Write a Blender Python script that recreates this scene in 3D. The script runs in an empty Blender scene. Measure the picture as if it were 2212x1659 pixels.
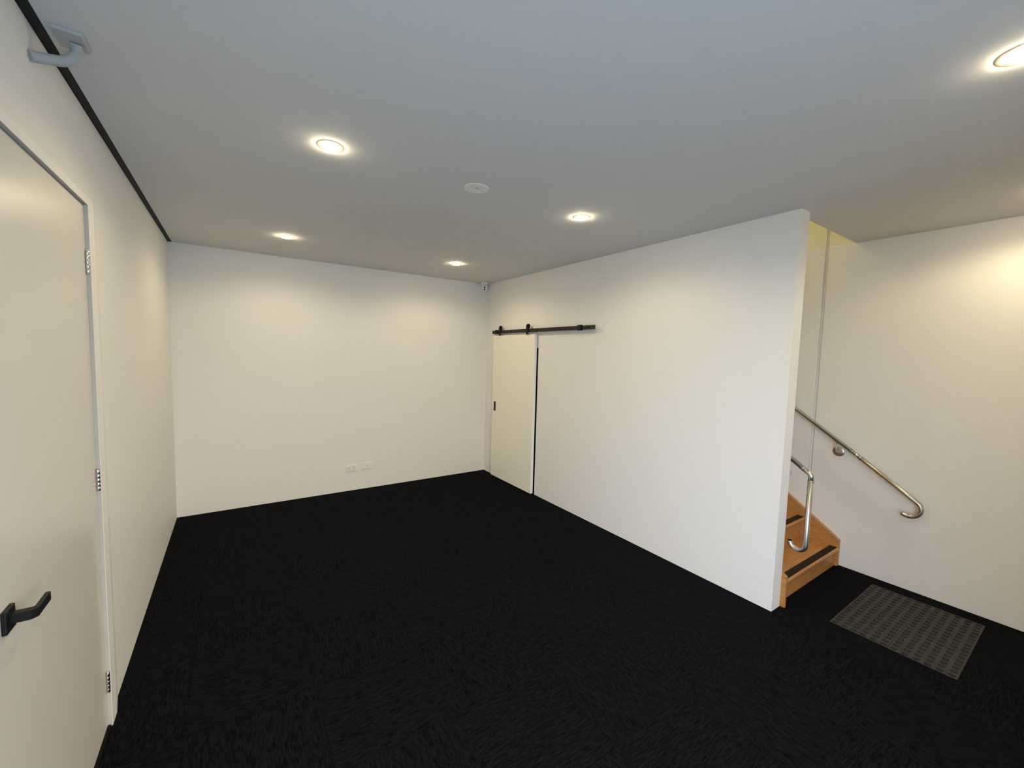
import bpy, bmesh, math, random
from mathutils import Vector, Matrix
random.seed(4)
C = bpy.context.scene.collection
PI = math.pi

# ------------------------------------------------------------------ materials
def new_mat(name):
    m = bpy.data.materials.new(name); m.use_nodes = True
    nt = m.node_tree
    return m, nt, nt.nodes, nt.links, nt.nodes['Principled BSDF']

def plain(name, col, rough=.5, metal=0, spec=.5, bump=0, bscale=200):
    m, nt, n, l, b = new_mat(name)
    b.inputs['Base Color'].default_value = (*col, 1)
    b.inputs['Roughness'].default_value = rough
    b.inputs['Metallic'].default_value = metal
    b.inputs['Specular IOR Level'].default_value = spec
    if bump:
        tc = n.new('ShaderNodeTexCoord'); no = n.new('ShaderNodeTexNoise'); bp = n.new('ShaderNodeBump')
        no.inputs['Scale'].default_value = bscale; no.inputs['Detail'].default_value = 3
        bp.inputs['Strength'].default_value = bump; bp.inputs['Distance'].default_value = .002
        l.new(tc.outputs['Object'], no.inputs['Vector']); l.new(no.outputs['Fac'], bp.inputs['Height'])
        l.new(bp.outputs['Normal'], b.inputs['Normal'])
    return m

M = {}
M['wall'] = plain('wall_paint', (.80, .79, .765), .5, spec=.35, bump=.12, bscale=260)
M['ceiling'] = plain('ceiling_paint', (.70, .70, .695), .9, spec=.1, bump=.08, bscale=200)
M['cream'] = plain('cream_wall_paint', (.80, .77, .63), .55, spec=.3, bump=.1)
M['door'] = plain('door_enamel', (.645, .625, .575), .30, spec=.45, bump=.05, bscale=120)
M['frame'] = plain('frame_enamel', (.46, .445, .415), .5, spec=.3)
M['slider'] = plain('sliding_door_paint', (.88, .86, .75), .42, spec=.4, bump=.05, bscale=120)
M['slider_edge'] = plain('sliding_door_edge', (.84, .85, .87), .4)
M['plastic'] = plain('white_plastic', (.80, .80, .78), .35)
M['conduit'] = plain('pale_conduit_plastic', (.50, .50, .48), .65, spec=.2)
M['ring'] = plain('downlight_ring', (.40, .36, .28), .7, spec=.1)
M['cam_plastic'] = plain('camera_plastic', (.78, .78, .77), .35)
M['dark_hole'] = plain('dark_opening', (.003, .003, .003), .8, spec=.05)
M['lens_black'] = plain('lens_black', (.002, .002, .002), .5, spec=.05)
M['black_metal'] = plain('black_powder_coat', (.006, .006, .007), .45, spec=.22, bump=.15, bscale=700)
M['track_metal'] = plain('black_track', (.020, .019, .017), .42, spec=.25, bump=.1, bscale=500)
M['steel_dark'] = plain('dark_steel', (.010, .0105, .013), .6, spec=.2, bump=.3, bscale=90)
M['grip'] = plain('non_slip_strip', (.030, .024, .018), .9, spec=.08, bump=.8, bscale=900)
M['threshold'] = plain('threshold_strip', (.008, .006, .004), .8, spec=.1)
M['chrome'] = plain('hinge_steel', (.62, .62, .62), .22, 1)

def stainless():
    m, nt, n, l, b = new_mat('brushed_stainless')
    tc = n.new('ShaderNodeTexCoord'); no = n.new('ShaderNodeTexNoise'); cr = n.new('ShaderNodeMapRange')
    no.inputs['Scale'].default_value = 160; no.inputs['Detail'].default_value = 4
    l.new(tc.outputs['Object'], no.inputs['Vector']); l.new(no.outputs['Fac'], cr.inputs['Value'])
    cr.inputs['To Min'].default_value = .28; cr.inputs['To Max'].default_value = .42
    l.new(cr.outputs['Result'], b.inputs['Roughness'])
    b.inputs['Base Color'].default_value = (.56, .54, .50, 1); b.inputs['Metallic'].default_value = 1
    return m
M['stainless'] = stainless()

def wood():
    m, nt, n, l, b = new_mat('oiled_hardwood')
    tc = n.new('ShaderNodeTexCoord'); mp = n.new('ShaderNodeMapping')
    no = n.new('ShaderNodeTexNoise'); n2 = n.new('ShaderNodeTexNoise'); cr = n.new('ShaderNodeValToRGB'); mx = n.new('ShaderNodeMixRGB')
    mp.inputs['Scale'].default_value = (3.5, 60, 60)
    no.inputs['Scale'].default_value = 1.6; no.inputs['Detail'].default_value = 6; no.inputs['Distortion'].default_value = .8
    n2.inputs['Scale'].default_value = 9; n2.inputs['Detail'].default_value = 4
    l.new(tc.outputs['Object'], mp.inputs['Vector']); l.new(mp.outputs['Vector'], no.inputs['Vector'])
    l.new(mp.outputs['Vector'], n2.inputs['Vector'])
    e = cr.color_ramp.elements
    e[0].position = .3; e[0].color = (.44, .18, .045, 1); e[1].position = .72; e[1].color = (.66, .33, .105, 1)
    l.new(no.outputs['Fac'], cr.inputs['Fac'])
    mx.blend_type = 'MULTIPLY'; mx.inputs['Fac'].default_value = .4
    l.new(cr.outputs['Color'], mx.inputs['Color1']); l.new(n2.outputs['Fac'], mx.inputs['Color2'])
    l.new(mx.outputs['Color'], b.inputs['Base Color'])
    b.inputs['Roughness'].default_value = .38
    return m
M['wood'] = wood()

def wood_side():     # grain along the slope for stringers
    m = M['wood'].copy(); m.name = 'oiled_hardwood_stringer'
    for nd in m.node_tree.nodes:
        if nd.type == 'MAPPING':
            nd.inputs['Scale'].default_value = (60, 3.5, 60); nd.inputs['Rotation'].default_value = (-math.radians(35), 0, 0)
    return m
M['wood_side'] = wood_side()

def carpet():
    m, nt, n, l, b = new_mat('black_carpet_tiles')
    tc = n.new('ShaderNodeTexCoord'); sp = n.new('ShaderNodeSeparateXYZ'); l.new(tc.outputs['Object'], sp.inputs[0])
    def math_(op, a, bb=None, c=None):
        x = n.new('ShaderNodeMath'); x.operation = op
        for i, v in enumerate((a, bb, c)):
            if v is None: continue
            if isinstance(v, (int, float)): x.inputs[i].default_value = v
            else: l.new(v, x.inputs[i])
        return x.outputs[0]
    ux = math_('MULTIPLY_ADD', sp.outputs['X'], 2.0, -2.54)
    uy = math_('MULTIPLY_ADD', sp.outputs['Y'], 2.0, 5.62)
    fx = math_('FLOOR', ux); fy = math_('FLOOR', uy)
    par = math_('PINGPONG', math_('ADD', fx, fy), 1.0)
    # ribs: stretched noise, direction swaps from tile to tile
    def rib(sx, sy, seed):
        cb = n.new('ShaderNodeCombineXYZ')
        l.new(math_('MULTIPLY_ADD', sp.outputs['X'], sx, seed), cb.inputs['X']); l.new(math_('MULTIPLY_ADD', sp.outputs['Y'], sy, seed * 2), cb.inputs['Y'])
        cb.inputs['Z'].default_value = seed
        no = n.new('ShaderNodeTexNoise'); no.inputs['Scale'].default_value = 1; no.inputs['Detail'].default_value = 3.5
        no.inputs['Roughness'].default_value = .6; no.inputs['Distortion'].default_value = .35
        l.new(cb.outputs[0], no.inputs['Vector']); return no.outputs['Fac']
    a = rib(26, 150, 1.3); c = rib(150, 26, 7.7)
    mix = n.new('ShaderNodeMix'); l.new(par, mix.inputs['Factor']); l.new(a, mix.inputs['A']); l.new(c, mix.inputs['B'])
    h = mix.outputs['Result']
    fine = n.new('ShaderNodeTexNoise'); fine.inputs['Scale'].default_value = 380; fine.inputs['Detail'].default_value = 2
    l.new(tc.outputs['Object'], fine.inputs['Vector'])
    h2 = math_('ADD', h, math_('MULTIPLY', fine.outputs['Fac'], .42))
    # seams
    def seam(u):
        f = math_('FRACT', u); d = math_('MINIMUM', f, math_('SUBTRACT', 1.0, f)); return math_('LESS_THAN', d, .006)
    s = math_('MAXIMUM', seam(ux), seam(uy))
    cr = n.new('ShaderNodeValToRGB'); e = cr.color_ramp.elements
    e[0].position = .5; e[0].color = (.0005, .0005, .0007, 1); e[1].position = .9; e[1].color = (.0098, .0104, .0140, 1)
    l.new(h2, cr.inputs['Fac'])
    mm = n.new('ShaderNodeMixRGB'); l.new(math_('MULTIPLY', s, .30), mm.inputs['Fac']); l.new(cr.outputs['Color'], mm.inputs['Color1'])
    mm.inputs['Color2'].default_value = (.001, .001, .001, 1)
    l.new(mm.outputs['Color'], b.inputs['Base Color'])
    bp = n.new('ShaderNodeBump'); bp.inputs['Strength'].default_value = 1; bp.inputs['Distance'].default_value = .004
    l.new(h2, bp.inputs['Height']); l.new(bp.outputs['Normal'], b.inputs['Normal'])
    b.inputs['Roughness'].default_value = .95; b.inputs['Specular IOR Level'].default_value = .04
    return m
M['carpet'] = carpet()

def mat_rubber(name, lo, hi):
    m, nt, n, l, b = new_mat(name)
    tc = n.new('ShaderNodeTexCoord'); no = n.new('ShaderNodeTexNoise'); cr = n.new('ShaderNodeValToRGB')
    no.inputs['Scale'].default_value = 24; no.inputs['Detail'].default_value = 8; no.inputs['Roughness'].default_value = .75
    l.new(tc.outputs['Object'], no.inputs['Vector']); l.new(no.outputs['Fac'], cr.inputs['Fac'])
    e = cr.color_ramp.elements; e[0].position = .3; e[0].color = (*lo, 1); e[1].position = .75; e[1].color = (*hi, 1)
    l.new(cr.outputs['Color'], b.inputs['Base Color'])
    b.inputs['Roughness'].default_value = .6; b.inputs['Specular IOR Level'].default_value = .3
    return m
M['rubber'] = mat_rubber('worn_grey_rubber', (.018, .0185, .018), (.050, .050, .047))
M['stud'] = mat_rubber('shaded_rubber_stud', (.006, .006, .006), (.020, .020, .019))  # studs darker than the base: shade of their sides put into the colour

def emit(name, col, s):
    m, nt, n, l, b = new_mat(name)
    b.inputs['Base Color'].default_value = (.9, .9, .9, 1)
    b.inputs['Emission Color'].default_value = (*col, 1); b.inputs['Emission Strength'].default_value = s
    return m
M['lamp'] = emit('lamp_diffuser', (1, .83, .56), 235)

# ------------------------------------------------------------------ mesh helpers
def add_box(bm, lo, hi, mi=0):
    vs = [bm.verts.new((x, y, z)) for x in (lo[0], hi[0]) for y in (lo[1], hi[1]) for z in (lo[2], hi[2])]
    for f in ((0, 1, 3, 2), (4, 6, 7, 5), (0, 4, 5, 1), (2, 3, 7, 6), (0, 2, 6, 4), (1, 5, 7, 3)):
        fc = bm.faces.new([vs[i] for i in f]); fc.material_index = mi
    return vs

def add_ring_lathe(bm, profile, c, axis='Z', seg=48, mi=0, cap=True):
    """profile: list of (r, h); revolve about axis through c"""
    rings = []
    for r, h in profile:
        ring = []
        for i in range(seg):
            a = 2 * PI * i / seg
            if axis == 'Z': p = (c[0] + r * math.cos(a), c[1] + r * math.sin(a), c[2] + h)
            elif axis == 'X': p = (c[0] + h, c[1] + r * math.cos(a), c[2] + r * math.sin(a))
            else: p = (c[0] + r * math.cos(a), c[1] + h, c[2] + r * math.sin(a))
            ring.append(bm.verts.new(p))
        rings.append(ring)
    for a, b in zip(rings, rings[1:]):
        for i in range(seg):
            f = bm.faces.new((a[i], a[(i + 1) % seg], b[(i + 1) % seg], b[i])); f.material_index = mi; f.smooth = True
    if cap:
        for ring in (rings[0], rings[-1]):
            f = bm.faces.new(ring); f.material_index = mi

def add_tube(bm, pts, r, seg=20, mi=0, caps=True, rfun=None):
    pts = [Vector(p) for p in pts]
    n = len(pts); tang = []
    for i in range(n):
        a = pts[max(i - 1, 0)]; b = pts[min(i + 1, n - 1)]; tang.append((b - a).normalized())
    up = Vector((1, 0, 0)) if abs(tang[0].x) < .9 else Vector((0, 0, 1))
    rings = []
    for i in range(n):
        t = tang[i]; s = t.cross(up).normalized(); u = s.cross(t).normalized(); up = u
        rr = rfun(i) if rfun else r
        rings.append([bm.verts.new(pts[i] + (s * math.cos(2 * PI * k / seg) + u * math.sin(2 * PI * k / seg)) * rr) for k in range(seg)])
    for a, b in zip(rings, rings[1:]):
        for i in range(seg):
            f = bm.faces.new((a[i], a[(i + 1) % seg], b[(i + 1) % seg], b[i])); f.smooth = True; f.material_index = mi
    if caps:
        for ring in (rings[0], rings[-1]):
            f = bm.faces.new(ring); f.material_index = mi

def add_prism(bm, poly, x0, x1, mi=0):
    """poly of (y, z) extruded along x"""
    a = [bm.verts.new((x0, y, z)) for y, z in poly]; b = [bm.verts.new((x1, y, z)) for y, z in poly]
    for f in (a, b): fc = bm.faces.new(f); fc.material_index = mi
    k = len(poly)
    for i in range(k):
        fc = bm.faces.new((a[i], a[(i + 1) % k], b[(i + 1) % k], b[i])); fc.material_index = mi

def obj(name, bm, mats, parent=None, bevel=0, loc=None, seg=2):
    bmesh.ops.recalc_face_normals(bm, faces=bm.faces)
    me = bpy.data.meshes.new(name); bm.to_mesh(me); bm.free()
    for m in (mats if isinstance(mats, (list, tuple)) else [mats]): me.materials.append(M[m])
    o = bpy.data.objects.new(name, me); C.objects.link(o)
    if parent:
        o.parent = parent
        w = parent; off = Vector((0, 0, 0))
        while w: off += w.location; w = w.parent
        me.transform(Matrix.Translation(-off))
    if bevel:
        md = o.modifiers.new('bevel', 'BEVEL'); md.width = bevel; md.segments = seg; md.limit_method = 'ANGLE'; md.angle_limit = math.radians(40)
    return o

def struct(name, bm, mats, label=None, cat=None, **k):
    o = obj(name, bm, mats, **k); o['kind'] = 'structure'
    if label: o['label'] = label; o['category'] = cat
    return o

def thing(name, label, cat, loc, group=None):
    o = bpy.data.objects.new(name, None); C.objects.link(o); o.location = loc; o.empty_display_size = .05
    o['label'] = label; o['category'] = cat
    if group: o['group'] = group
    return o

def dup(root, loc, label):
    r = root.copy(); C.objects.link(r); r.location = loc; r['label'] = label
    for ch in root.children:
        c = ch.copy(); C.objects.link(c); c.parent = r
        for g in ch.children:
            d = g.copy(); C.objects.link(d); d.parent = c
    return r

def BM(): return bmesh.new()
def box(name, lo, hi, mats, parent=None, bevel=0, **k):
    bm = BM(); add_box(bm, lo, hi); return obj(name, bm, mats, parent, bevel, **k)

# ------------------------------------------------------------------ dimensions
H = 2.55; W = 3.336; PT = .114; WX = W + PT; W2 = 4.474; YE = -3.721; YS = -3.655; YF = -5.54; T = .14
TOP = 4.6

# ------------------------------------------------------------------ shell
bm = BM(); add_box(bm, (-T, YF - T, -.12), (W2 + T, T, 0))
struct('floor', bm, 'carpet', 'black ribbed carpet tiles laid in turned squares over the floor', 'floor')

bm = BM()
add_box(bm, (.030, YF, H), (W2 + T, YS, H + .26)); add_box(bm, (.030, YS, H), (W, 0, H + .26))
struct('ceiling', bm, 'ceiling', 'flat pale plasterboard ceiling with downlights', 'ceiling')

# back wall
bm = BM(); add_box(bm, (-T, 0, 0), (W2 + T, T, TOP))
struct('wall_back', bm, 'wall', 'plain white far wall with two outlets near the floor', 'wall')

# left wall with the flush door opening; the plaster feathers out to the frame
DY0, DY1, DZ = -3.580, -2.578, 2.158
bm = BM()
add_box(bm, (-T, DY1 + .02, 0), (0, 0, H + .26))
add_box(bm, (-T, DY0 - .02, DZ + .02), (0, DY1 + .02, H + .26))
add_box(bm, (-T, YF, 0), (0, DY0 - .02, H + .26))
o1, o2, oz = DY0 - .185, DY1 + .185, DZ + .088
i1, i2, iz = DY0 - .075, DY1 + .075, DZ + .03
P = lambda x, y, z: bm.verts.new((x, y, z))
for quad in ([(0, o2, 0), (0, o2, oz), (.0166, i2, iz), (.0166, i2, 0)], [(0, o1, 0), (.0166, i1, 0), (.0166, i1, iz), (0, o1, oz)],
             [(0, o1, oz), (.0166, i1, iz), (.0166, i2, iz), (0, o2, oz)]):
    bm.faces.new([P(*p) for p in quad])
for a, b in (((.0155, DY1 + .0006, 0), (.0166, i2, iz)), ((.0155, i1, 0), (.0166, DY0 - .0006, iz)), ((.0155, DY0 - .0006, DZ + .0006), (.0166, DY1 + .0006, iz))): add_box(bm, a, b)
struct('wall_left', bm, 'wall', 'white left wall around the hinged door, plaster feathered out to its frame', 'wall')

# door frame
bm = BM()
add_box(bm, (-.075, DY1, 0), (.0155, i2, iz)); add_box(bm, (-.075, i1, 0), (.0155, DY0, iz)); add_box(bm, (-.075, DY0, DZ), (.0155, DY1, iz))
add_box(bm, (-.075, DY1 - .014, 0), (-.053, DY1, DZ)); add_box(bm, (-.075, DY0, 0), (-.053, DY0 + .014, DZ)); add_box(bm, (-.075, DY0, DZ - .014), (-.053, DY1, DZ))
struct('trim_1', bm, 'frame', 'white flush frame around the hinged door on the left', 'door frame')
bm = BM(); add_box(bm, (-T, DY0 + .015, .001), (.012, DY1 - .004, .009))
struct('trim_2', bm, 'threshold', 'dark threshold strip under the hinged left door', 'threshold')

# dark steel edge between the left wall and the ceiling
bm = BM(); add_box(bm, (0, YF, H), (.030, 0, H + .05))
add_box(bm, (.0, YF, H - .002), (.003, 0, H))
struct('trim_3', bm, 'steel_dark', 'dark steel strip running between left wall and ceiling', 'trim')

# partition (right wall) with the sliding door opening
OY0, OY1, OZ = -1.167, -.36, 1.70
bm = BM()
add_box(bm, (W, YE, 0), (WX, OY0, H)); add_box(bm, (W, OY1, 0), (WX, 0, H)); add_box(bm, (W, OY0, OZ), (WX, OY1, H))
add_box(bm, (W, YS, H), (WX, 0, TOP))
struct('wall_right', bm, 'wall', 'white partition wall ending freely beside the stair', 'wall')

# stair side wall with a vertical joint, and the front wall behind the camera
bm = BM()
add_box(bm, (W2, YF, 0), (W2 + T, -3.482, H)); add_box(bm, (W2, -3.458, 0), (W2 + T, 0, H)); add_box(bm, (W2 + .018, -3.482, 0), (W2 + T, -3.458, H))
struct('wall_stair', bm, 'wall', 'white side wall carrying the long handrail, one vertical joint', 'wall', bevel=.003)
bm = BM()
add_box(bm, (W2 + .004, YS, H), (W2 + T, -3.482, TOP)); add_box(bm, (W2 + .004, -3.458, H), (W2 + T, 0, TOP)); add_box(bm, (W2 + .02, -3.482, H), (W2 + T, -3.458, TOP))
add_box(bm, (WX, YS - .1, H + .26), (W2 + T, YS, TOP)); add_box(bm, (W, YS - .1, TOP), (W2 + T, T, TOP + .1))
struct('wall_upper', bm, 'cream', 'yellowish upper stairwell wall seen through the ceiling opening', 'wall')

FX0, FX1, FZ1 = .35, 1.50, 2.25
bm = BM()
add_box(bm, (-T, YF - T, 0), (FX0, YF, H + .26)); add_box(bm, (FX1, YF - T, 0), (W2 + T, YF, H + .26)); add_box(bm, (FX0, YF - T, FZ1), (FX1, YF, H + .26))
struct('wall_front', bm, 'wall', 'white front wall behind the viewer with a glazed opening', 'wall')
bm = BM(); w = .05
for u0, z0, u1, z1 in ((FX0, 0, FX1, w), (FX0, FZ1 - w, FX1, FZ1), (FX0, w, FX0 + w, FZ1 - w), (FX1 - w, w, FX1, FZ1 - w)):
    add_box(bm, (u0, YF - .10, z0), (u1, YF - .04, z1))
struct('window_1', bm, 'black_metal', 'black framed glazed entry behind the viewer', 'window')

# ------------------------------------------------------------------ hinged door (left)
d = thing('door_1', 'white flush hinged door with black lever handle in the left wall', 'door', (-.03, -3.02, 0)); d['kind'] = 'structure'
XD = .003
box('door_leaf', (XD - .04, DY0 + .0012, .012), (XD, DY1 - .0012, DZ - .0012), 'door', d, .002)
for z in (1.94, 1.07, .20):
    bm = BM()
    for k in range(5):
        h = .086 / 5
        add_ring_lathe(bm, [(.0056, 0), (.0061, .0008), (.0061, h - .0010), (.0056, h - .0002)], (.0095, DY1 - .0055, z - .043 + k * h), seg=20)
    add_ring_lathe(bm, [(.0055, 0), (.0055, .004), (.002, .006)], (.0095, DY1 - .0055, z + .043), seg=16)
    add_box(bm, (-.028, DY1 - .0009, z - .043), (.0095, DY1 - .0002, z + .043))
    hg = obj('hinge', bm, 'chrome', d); hg['label'] = 'shiny steel hinge'
# lever handle set
hy, hz = -3.402, .950
bm = BM(); add_box(bm, (XD, hy - .026, hz - .029), (XD + .010, hy + .026, hz + .029))
rs = obj('rose_plate', bm, 'black_metal', d, .0025); rs['label'] = 'square black rose plate'
bm = BM()
pl = [(XD + .009, hy - .011), (XD + .045, hy - .011), (XD + .056, hy + .000), (XD + .056, hy + .082), (XD + .046, hy + .082), (XD + .046, hy + .013), (XD + .042, hy + .010), (XD + .009, hy + .011)]
a = [bm.verts.new((x, y, hz - .009)) for x, y in pl]; b = [bm.verts.new((x, y, hz + .015)) for x, y in pl]
bm.faces.new(a); bm.faces.new(b)
for i in range(len(pl)): bm.faces.new((a[i], a[(i + 1) % len(pl)], b[(i + 1) % len(pl)], b[i]))
lv = obj('lever', bm, 'black_metal', d, .0015); lv['label'] = 'black lever bent toward the hinges'

# ------------------------------------------------------------------ sliding barn door
SX1 = W - .012; SX0 = SX1 - .035; SY0, SY1, SZ1 = -1.152, -.262, 1.854
d = thing('door_2', 'white sliding door hanging from the black track', 'door', (SX0 + .018, -.7, 0)); d['kind'] = 'structure'
box('door_leaf', (SX0, SY0, .012), (SX1, SY1, SZ1), 'slider', d, .0015)
e = box('door_edge', (SX0 + .001, SY0 - .0012, .013), (SX1 - .001, SY0 + .0005, SZ1 - .001), 'slider_edge', d); e['label'] = 'bright edge strip'
bm = BM(); add_box(bm, (SX0 - .0015, -.352, .878), (SX0 + .001, -.306, .998)); add_box(bm, (SX0 - .0025, -.349, .881), (SX0 - .0014, -.309, .995))
e = obj('flush_pull', bm, 'black_metal', d, .0006); e['label'] = 'black recessed pull'
RX = W - .052      # track front plane x0
for y in (-.43, -1.02):
    bm = BM()   # strap with rounded top, in front of the track
    w = .020; pts = [(y - w, SZ1 - .002), (y + w, SZ1 - .002)] + [(y + w * math.cos(t), 1.945 + w * math.sin(t)) for t in [PI * k / 14 for k in range(15)]]
    add_prism(bm, pts, RX - .012, RX - .006)
    add_box(bm, (RX - .012, y - w, SZ1 - .001), (SX1 - .004, y + w, SZ1 + .005))
    hgr = obj('hanger_strap', bm, 'black_metal', d, .001); hgr['label'] = 'black roller strap'
    bm = BM(); add_ring_lathe(bm, [(.026, 0), (.029, .003), (.029, .006), (.024, .009), (.024, .013), (.029, .016), (.029, .019), (.026, .022)], (RX - .006, y, 1.947), 'X', 36)
    add_ring_lathe(bm, [(.010, 0), (.010, .005), (.007, .007)][::-1], (RX - .018, y, 1.946), 'X', 6)
    obj('wheel', bm, 'black_metal', hgr)

t = thing('barn_door_track', 'long black steel track screwed high on the partition wall', 'door track', (W - .03, -1.17, 1.895))
box('rail', (RX, -2.085, 1.877), (RX + .007, -.235, 1.917), 'track_metal', t, .001)
for y in (-.30, -.69, -1.17, -1.58, -2.00):
    bm = BM(); add_ring_lathe(bm, [(.011, 0), (.011, RX * 0 + .045)], (RX + .007, y, 1.897), 'X', 20)
    obj('spacer', bm, 'black_metal', t)
    bm = BM(); add_ring_lathe(bm, [(.004, -.0045), (.0075, -.003), (.0085, 0)], (RX, y, 1.897), 'X', 24)
    obj('bolt', bm, 'black_metal', t)
for y in (-.345, -1.885):
    bm = BM(); add_box(bm, (RX - .014, y - .026, 1.870), (RX - .0005, y + .026, 1.924)); add_box(bm, (RX + .0075, y - .02, 1.872), (RX + .016, y + .02, 1.922))
    add_box(bm, (RX - .014, y - .02, 1.9175), (RX + .016, y + .02, 1.924))
    obj('stopper', bm, 'black_metal', t, .002)

# ------------------------------------------------------------------ outlets on the back wall
def outlet(name, label, x, z):
    t = thing(name, label, 'wall outlet', (x, 0, z), 'white outlet plates on the far wall')
    bm = BM(); add_box(bm, (x - .0575, -.010, z - .0365), (x + .0575, 0, z + .0365)); obj('face_plate', bm, 'plastic', t, .003, seg=3)
    return t
t = outlet('power_outlet', 'white double power outlet plate with two switches, left of the pair', 1.572, .263)
for s in (-.027, .030):
    bm = BM(); add_box(bm, (1.572 + s - .007, -.0155, .275), (1.572 + s + .007, -.0098, .290)); obj('rocker_switch', bm, 'plastic', t, .0015)
    for k, (dx, ang) in enumerate(((-.007, .5), (.007, -.5), (0, 0))):
        bm = BM(); z0 = .262 if k < 2 else .245
        add_box(bm, (-.0012, -.0004, -.005), (.0012, .0004, .005))
        bmesh.ops.rotate(bm, verts=bm.verts, cent=(0, 0, 0), matrix=Matrix.Rotation(ang, 3, 'Y'))
        bmesh.ops.translate(bm, verts=bm.verts, vec=(1.572 + s + dx - .003, -.0104, z0)); obj('slot', bm, 'dark_hole', t)
t = outlet('data_outlet', 'white blank data plate with one small dark socket, right of the pair', 1.742, .266)
bm = BM(); add_box(bm, (1.739, -.0112, .265), (1.746, -.0098, .272)); obj('socket', bm, 'dark_hole', t)

# ------------------------------------------------------------------ security camera in the corner
cx, cy = 3.245, -.075
t = thing('security_camera', 'small white turret security camera tucked in the ceiling corner', 'security camera', (cx, cy, H))
bm = BM(); add_ring_lathe(bm, [(.054, 0), (.056, -.003), (.054, -.010), (.046, -.020), (.041, -.032)], (cx, cy, H), 'Z', 40); obj('mount_base', bm, 'cam_plastic', t)
bm = BM(); prof = [(.041 * math.cos(a), -.034 - .056 * math.sin(a)) for a in [PI / 2 * k / 10 for k in range(10)]] + [(.003, -.0895)]
add_ring_lathe(bm, prof, (cx, cy, H), 'Z', 40); hd = obj('turret', bm, 'cam_plastic', t)
v = Vector((.4754 - cx, -4.868 - cy, -.75)).normalized()
def disc_at(c, r, h, name, mat, par):
    bm = BM(); add_ring_lathe(bm, [(r, -h), (r, 0), (r * .8, h * .4)], (0, 0, 0), 'Z', 28)
    bmesh.ops.rotate(bm, verts=bm.verts, cent=(0, 0, 0), matrix=v.to_track_quat('Z', 'Y').to_matrix()); bmesh.ops.translate(bm, verts=bm.verts, vec=c)
    return obj(name, bm, mat, par)
cc = Vector((cx, cy, H - .070))
disc_at(cc + v * .040, .029, .010, 'eye_plate', 'cam_plastic', t)
e = disc_at(cc + v * .045 + Vector((0, 0, .0125)), .0108, .006, 'lens', 'lens_black', t); e['label'] = 'black camera lens'
e = disc_at(cc + v * .045 + Vector((0, 0, -.0125)), .0108, .006, 'infrared_window', 'lens_black', t); e['label'] = 'black infrared window'

# ------------------------------------------------------------------ blank round ceiling cover
t = thing('ceiling_cover_plate', 'flat round white cover disc on the ceiling between four downlights', 'ceiling plate', (1.622, -2.768, H))
bm = BM(); add_ring_lathe(bm, [(.070, 0), (.0705, -.002), (.069, -.0045), (.066, -.0052)], (1.622, -2.768, H), 'Z', 64); obj('disc', bm, 'plastic', t)
bm = BM(); add_ring_lathe(bm, [(.007, -.005), (.007, -.0068), (.005, -.0076)], (1.622, -2.768, H), 'Z', 24); add_box(bm, (1.612, -2.781, H - .0062), (1.630, -2.778, H - .005), 1); obj('clip', bm, ['plastic', 'dark_hole'], t)

# ------------------------------------------------------------------ junction plate and corrugated conduit at the left wall
bm = BM(); add_box(bm, (.048, -3.056, H - .011), (.118, -2.957, H)); o = obj('junction_cover', bm, 'conduit', bevel=.003, seg=3)
o['label'] = 'small white rectangular cover box on the ceiling by the dark strip'; o['category'] = 'junction box'
ctrl = [Vector((.092, -3.000, H - .0115)), Vector((.090, -2.990, H - .036)), Vector((.066, -2.992, H - .066)), Vector((.034, -3.010, H - .084)), Vector((.001, -3.034, H - .100))]
def catmull(p, n=16):
    out = []
    q = [2 * p[0] - p[1]] + p + [2 * p[-1] - p[-2]]
    for i in range(1, len(q) - 2):
        for k in range(n):
            t = k / n; a, b, c, dd = q[i - 1], q[i], q[i + 1], q[i + 2]
            out.append(.5 * ((2 * b) + (-a + c) * t + (2 * a - 5 * b + 4 * c - dd) * t * t + (-a + 3 * b - 3 * c + dd) * t ** 3))
    out.append(p[-1]); return out
pp = catmull(ctrl, 40)
bm = BM(); add_tube(bm, pp, .012, 18, rfun=lambda i: .0142 + .0010 * math.sin(i * PI / 2)); o = obj('flexible_conduit', bm, 'conduit')
o['label'] = 'short white corrugated conduit curving from ceiling box across the dark strip to the wall'; o['category'] = 'conduit'

# ------------------------------------------------------------------ downlights
WARM = (1, .81, .47)
def make_downlight(x, y, label):
    t = thing('downlight', label, 'downlight', (x, y, H), 'round recessed ceiling downlights')
    bm = BM(); add_ring_lathe(bm, [(.0378, -.0010), (.0380, -.0030), (.0400, -.0034), (.0480, -.0026), (.0560, -.0012), (.0600, -.0002)], (x, y, H), 'Z', 48, cap=False)
    obj('trim_ring', bm, 'ring', t)
    bm = BM(); add_ring_lathe(bm, [(.0372, -.001), (.0372, -.0058), (.034, -.0100), (.018, -.0130), (.002, -.0138)], (x, y, H), 'Z', 40)
    e = obj('diffuser', bm, 'lamp', t); e['label'] = 'glowing white diffuser'
    L = bpy.data.lights.new('lamp_beam', 'SPOT'); L.energy = 14; L.color = WARM; L.spot_size = math.radians(162); L.spot_blend = .45; L.shadow_soft_size = .012
    lo = bpy.data.objects.new('lamp_beam', L); C.objects.link(lo); lo.parent = t; lo.location = (0, 0, -.026)
    return t
xs, ys = (.858, 2.42, 3.98), (-.90, -2.775, -4.64)
dl = make_downlight(xs[0], ys[0], 'glowing downlight on the ceiling near the far left corner, smallest on the left')
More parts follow.
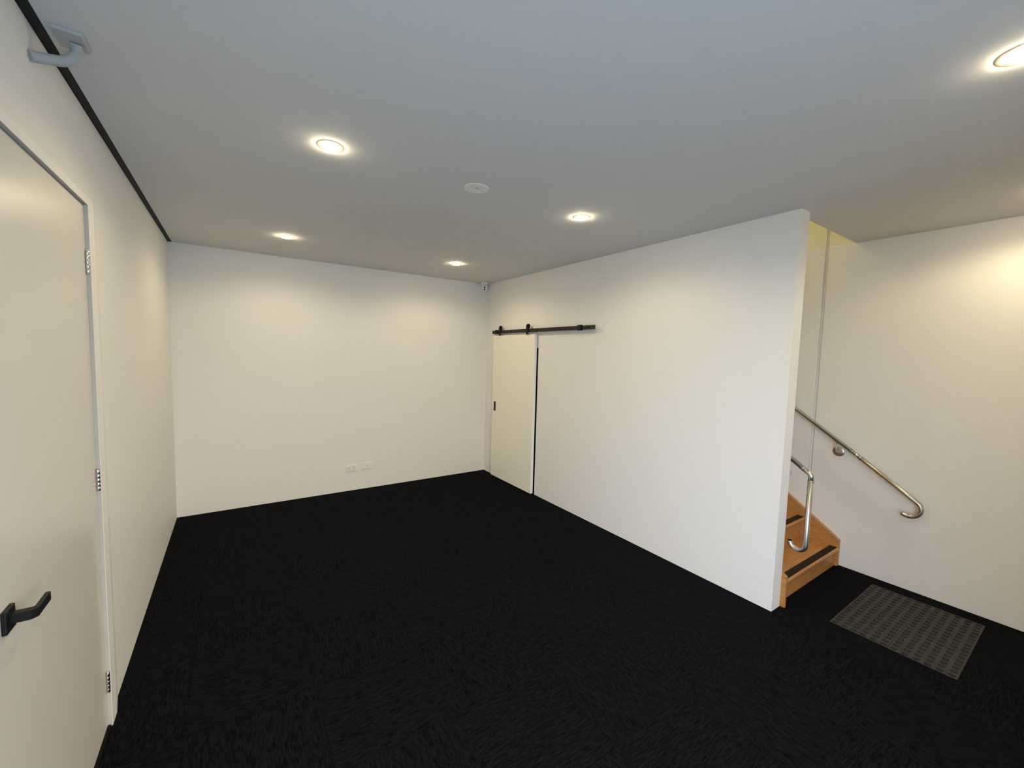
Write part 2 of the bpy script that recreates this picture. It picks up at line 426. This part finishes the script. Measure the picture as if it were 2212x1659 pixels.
for x, y, lab in ((xs[0], ys[1], 'glowing downlight nearest the left wall, large, left of the round cover disc'),
                  (xs[1], ys[0], 'glowing downlight closest to the corner security camera'),
                  (xs[1], ys[1], 'glowing downlight right of the round ceiling cover disc'),
                  (xs[1], ys[2], 'glowing downlight cut by the top right edge of the photo'),
                  (xs[2], ys[2], 'downlight near the handrail wall just out of the picture on the right'),
                  (xs[0], ys[2], 'downlight overhead to the left of the viewer')):
    dup(dl, (x, y, H), lab)
# lamp at the top of the stairwell
L = bpy.data.lights.new('stairwell_lamp', 'POINT'); L.energy = 31; L.color = (1, .89, .52); L.shadow_soft_size = .08
lo = bpy.data.objects.new('stairwell_lamp', L); C.objects.link(lo); lo.location = (3.95, -1.9, TOP - .12)

# ------------------------------------------------------------------ staircase
t = thing('staircase', 'timber staircase with black non-slip strips rising behind the partition', 'staircase', (3.95, -3.7, 0))
SL, SR = WX + .001, W2 - .001; ST = .036; SLT = .020
RISE, GO, Z1, YR = .168, .241, .153, -3.702
N = 14
def zline(y): return .212 + (y + 3.722) * RISE / GO
for x0, x1, yf in ((SL, SL + SLT, -3.750), (SR - ST, SR, -3.722)):
    yend = YR + GO * (N - 1) + .1
    pk = .212
    bm = BM()
    add_prism(bm, [(yf, .0005), (yf, pk + (0 if yf > -3.72 else 0)), (yend, zline(yend)), (yend, zline(yend) - .36), (YR + .42, .0005)], x0, x1)
    obj('stringer', bm, 'wood_side', t, .002)
for i in range(N):
    y = YR + GO * i; z = Z1 + RISE * i
    xa, xb = SL + SLT, SR - ST
    bm = BM()
    # tread with a rounded nosing
    th = .030; yn = y - .024; r = th / 2
    arc = [(yn + r - r * math.sin(a), z - r + r * math.cos(a)) for a in [PI * k / 8 for k in range(9)]]
    add_prism(bm, [(y + GO + .012, z)] + arc + [(y + GO + .012, z - th)], xa, xb)
    tr = obj('tread', bm, 'wood', t)
    bm = BM(); add_box(bm, (xa + .004, yn + .012, z + .0002), (xb - .006, yn + .060, z + .0022)); s = obj('non_slip_strip', bm, 'grip', tr); s['label'] = 'black gritty strip'
    bm = BM(); zb = .0005 if i == 0 else Z1 + RISE * (i - 1); add_box(bm, (xa, y, zb), (xb, y + .012, z - th)); obj('riser', bm, 'wood', t)
# upper landing
bm = BM(); add_box(bm, (WX, YR + GO * N, Z1 + RISE * N - .14), (W2, 0, Z1 + RISE * N))
struct('floor_landing', bm, 'wood', 'upper landing behind the stairs', 'floor')

# ------------------------------------------------------------------ handrails
def arc_pts(c, r, a0, a1, n=18):    # in the y/z plane
    return [(c[0] + r * math.cos(a0 + (a1 - a0) * k / n), c[1] + r * math.sin(a0 + (a1 - a0) * k / n)) for k in range(n + 1)]
R = .0158
# long rail on the side wall
XR = W2 - .068
t = thing('wall_handrail', 'long sloping stainless handrail on the side wall, hooked at its lower end', 'handrail', (XR, -3.8, .9))
sl = math.atan2(.716, 1)      # slope angle
y0, z0 = -3.790, .925
top = (YR + 3.0, z0 + (YR + 3.0 - y0) * .700)
bm = BM(); add_tube(bm, [(XR, *top), (XR, y0 + .024, z0 + .024 * .70)], R, 24); obj('upper_rail', bm, 'stainless', t)
bm = BM(); add_tube(bm, [(XR, y0 + .024, z0 + .0168), (XR, y0, z0), (XR, y0 - .022, z0 - .0160)], R - .002, 24)
for s in (1, -1):
    a = Vector((XR, y0 + s * .026, z0 + s * .0185)); dv = Vector((0, s * .81, s * .58))
    add_tube(bm, [a - dv * .004, a - dv * .003, a + dv * .003, a + dv * .004], R + .0015, 24, rfun=lambda i: R - .001 if i in (0, 3) else R + .0018)
obj('coupling', bm, 'stainless', t)
g2 = math.atan(.73); dy, dz = -math.cos(g2), -math.sin(g2)
p1 = (y0 - .022, z0 - .016); ln = .415
p2 = (p1[0] + dy * ln, p1[1] + dz * ln)
rad = .060
n_ = (math.sin(g2), -math.cos(g2))         # below the rail, towards the stair
c = (p2[0] + n_[0] * rad, p2[1] + n_[1] * rad)
a0 = math.atan2(p2[1] - c[1], p2[0] - c[0])
hook = arc_pts(c, rad, a0, a0 + math.radians(176), 26)
dirx = hook[-1][0] - hook[-2][0], hook[-1][1] - hook[-2][1]; q = math.hypot(*dirx)
ext = (hook[-1][0] + dirx[0] / q * .004, hook[-1][1] + dirx[1] / q * .004)
bm = BM(); add_tube(bm, [(XR, *p1)] + [(XR, *p) for p in hook] + [(XR, *ext)], R, 24); hk = obj('hooked_rail', bm, 'stainless', t)
bm = BM(); e2 = (ext[0] + dirx[0] / q * .002, ext[1] + dirx[1] / q * .002); add_tube(bm, [(XR, *ext), (XR, *e2)], R - .003, 24); obj('end_cap', bm, 'dark_hole', hk)
def bracket(par, xw, xr, y, zr, sgn, name='bracket'):
    """round wall plate with bent arm reaching up to the underside of the rail; sgn = direction wall->rail"""
    bm = BM(); zp = zr - .098
    add_ring_lathe(bm, [(.040, 0), (.040, sgn * .004), (.037, sgn * .0065), (.012, sgn * .007)], (xw, y, zp), 'X', 40)
    add_tube(bm, [(xw + sgn * .005, y, zp), (xr - sgn * .014, y, zp), (xr - sgn * .004, y, zp + .004), (xr, y, zp + .014), (xr, y, zr - R - .003)], .0048, 14)
    add_prism(bm, [(y - .022, zr - .0154 - R - .004), (y + .022, zr + .0154 - R - .004), (y + .022, zr + .0154 - R + .001), (y - .022, zr - .0154 - R + .001)], xr - .009, xr + .009)
    return obj(name, bm, 'stainless', par)
bracket(t, W2, XR, -3.660, z0 + (-3.660 - y0) * .70, -1)
bracket(t, W2, XR, -2.2, z0 + (-2.2 - y0) * .70, -1)
# short rail on the back of the partition, dropping to a hook
XI = WX + .052
t = thing('partition_handrail', 'short stainless handrail by the partition end, dropping vertically to a hook', 'handrail', (XI, -3.83, .6))
ye, ze = -3.822, .908
sl_up = .70
bm = BM(); add_tube(bm, [(XI, -1.2, ze + (-1.2 - ye) * sl_up), (XI, ye + .045, ze + .045 * sl_up)], R, 24); obj('upper_rail', bm, 'stainless', t)
bm = BM(); add_tube(bm, [(XI, ye + .045, ze + .0315), (XI, ye + .008, ze + .0056), (XI, ye + .002, ze - .001), (XI, ye, ze - .009), (XI, ye, ze - .040)], R - .001, 24)
a = Vector((XI, ye + .045, ze + .0315)); dv = Vector((0, .82, .573)); add_tube(bm, [a - dv * .004, a - dv * .003, a + dv * .003, a + dv * .004], R, 24, rfun=lambda i: R - .001 if i in (0, 3) else R + .0018)
a = Vector((XI, ye, ze - .042)); dv = Vector((0, 0, 1)); add_tube(bm, [a - dv * .004, a - dv * .003, a + dv * .003, a + dv * .004], R, 24, rfun=lambda i: R - .001 if i in (0, 3) else R + .0018)
obj('elbow', bm, 'stainless', t)
rad = .045
hk_ = arc_pts((ye + rad, .447), rad, PI, PI + math.radians(178), 24)
bm = BM(); add_tube(bm, [(XI, ye, ze - .04)] + [(XI, *p) for p in hk_] , R, 24); hk = obj('hooked_post', bm, 'stainless', t)
bm = BM(); add_tube(bm, [(XI, *hk_[-1]), (XI, hk_[-1][0], hk_[-1][1] + .002)], R - .003, 24); obj('end_cap', bm, 'dark_hole', hk)
bracket(t, WX, XI, -3.690, ze + (-3.690 - ye) * sl_up, 1)
bracket(t, WX, XI, -2.2, ze + (-2.2 - ye) * sl_up, 1)

# ------------------------------------------------------------------ tactile mats at the foot of the stair
def tactile(ya, yb, label):
    o = None; x0, x1 = 3.548, 4.345
    bm = BM(); add_box(bm, (x0, ya, .0003), (x1, yb - .0004, .0032))
    ny, nx = 6, 17
    for i in range(nx):
        for j in range(ny):
            px = x0 + (i + .5) * (x1 - x0) / nx; py = ya + (j + .5) * (yb - ya) / ny
            add_ring_lathe(bm, [(.0150, .0031), (.0105, .0075), (.0060, .0080)], (px, py, 0), 'Z', 14, mi=1)
    o = obj('tactile_mat', bm, ['rubber', 'stud']); o['label'] = label; o['category'] = 'tactile mat'; o['group'] = 'studded grey tactile mats before the stair'
tactile(-4.243, -3.967, 'dark grey studded rubber mat on the carpet, the half nearer the stair')
tactile(-4.520, -4.244, 'dark grey studded rubber mat on the carpet, the half nearer the viewer')

# ------------------------------------------------------------------ daylight
w = bpy.data.worlds.new('sky'); bpy.context.scene.world = w; w.use_nodes = True
nt = w.node_tree; bg = nt.nodes['Background']       # bright hazy sky above, pavement below the horizon
tc = nt.nodes.new('ShaderNodeTexCoord'); sp = nt.nodes.new('ShaderNodeSeparateXYZ'); rp = nt.nodes.new('ShaderNodeValToRGB'); mr = nt.nodes.new('ShaderNodeMapRange')
nt.links.new(tc.outputs['Generated'], sp.inputs[0]); nt.links.new(sp.outputs['Z'], mr.inputs['Value']); mr.inputs['From Min'].default_value = -.06; mr.inputs['From Max'].default_value = .06
nt.links.new(mr.outputs['Result'], rp.inputs['Fac']); nt.links.new(rp.outputs['Color'], bg.inputs['Color'])
rp.color_ramp.elements[0].color = (.17, .31, .48, 1); rp.color_ramp.elements[1].color = (1.27, 1.18, 1.12, 1)
# bright hazy patch of sky where the sun stands behind thin cloud
SKY_GLOW = 1.0
dp = nt.nodes.new('ShaderNodeVectorMath'); dp.operation = 'DOT_PRODUCT'; dp.inputs[1].default_value = Vector((-.766, -.643, .27)).normalized()
nt.links.new(tc.outputs['Generated'], dp.inputs[0])
gm = nt.nodes.new('ShaderNodeMapRange'); gm.interpolation_type = 'SMOOTHSTEP'; gm.inputs['From Min'].default_value = .88; gm.inputs['From Max'].default_value = .99; gm.inputs['To Max'].default_value = SKY_GLOW
nt.links.new(dp.outputs['Value'], gm.inputs['Value'])
ad = nt.nodes.new('ShaderNodeMixRGB'); ad.blend_type = 'ADD'; ad.inputs['Fac'].default_value = 1
nt.links.new(rp.outputs['Color'], ad.inputs['Color1']); gc = nt.nodes.new('ShaderNodeMixRGB'); gc.inputs['Color1'].default_value = (0, 0, 0, 1); gc.inputs['Color2'].default_value = (.33, .58, .95, 1)
nt.links.new(gm.outputs['Result'], gc.inputs['Fac']); nt.links.new(gc.outputs['Color'], ad.inputs['Color2']); nt.links.new(ad.outputs['Color'], bg.inputs['Color'])
bg.inputs['Strength'].default_value = 10
def portal(loc, rot, sx, sy):
    L = bpy.data.lights.new('window_portal', 'AREA'); L.shape = 'RECTANGLE'; L.size = sx; L.size_y = sy; L.cycles.is_portal = True
    o = bpy.data.objects.new('window_portal', L); C.objects.link(o); o.location = loc; o.rotation_euler = rot
portal(((FX0 + FX1) / 2, YF - .12, FZ1 / 2), (PI / 2, 0, 0), FX1 - FX0, FZ1)

# ------------------------------------------------------------------ camera
cam = bpy.data.cameras.new('camera'); co = bpy.data.objects.new('camera', cam); C.objects.link(co)
cam.sensor_width = 36; cam.sensor_fit = 'HORIZONTAL'; cam.lens = 886.76 * 36 / 2212; cam.clip_start = .02
Rm = Matrix(((0.8284915, 0.0193067, -0.5596687), (-0.5593664, 0.0761190, -0.8254181), (0.0266653, 0.9969118, 0.0738635)))
co.matrix_world = Matrix.Translation((.4753951, -4.8684912, 1.6275083)) @ Rm.to_4x4()
sc = bpy.context.scene; sc.camera = co
sc.view_settings.view_transform = 'Standard'; sc.view_settings.look = 'None'; sc.view_settings.exposure = 0; sc.view_settings.gamma = 1
sc.view_settings.use_curve_mapping = False
sc.cycles.max_bounces = 12; sc.cycles.diffuse_bounces = 8
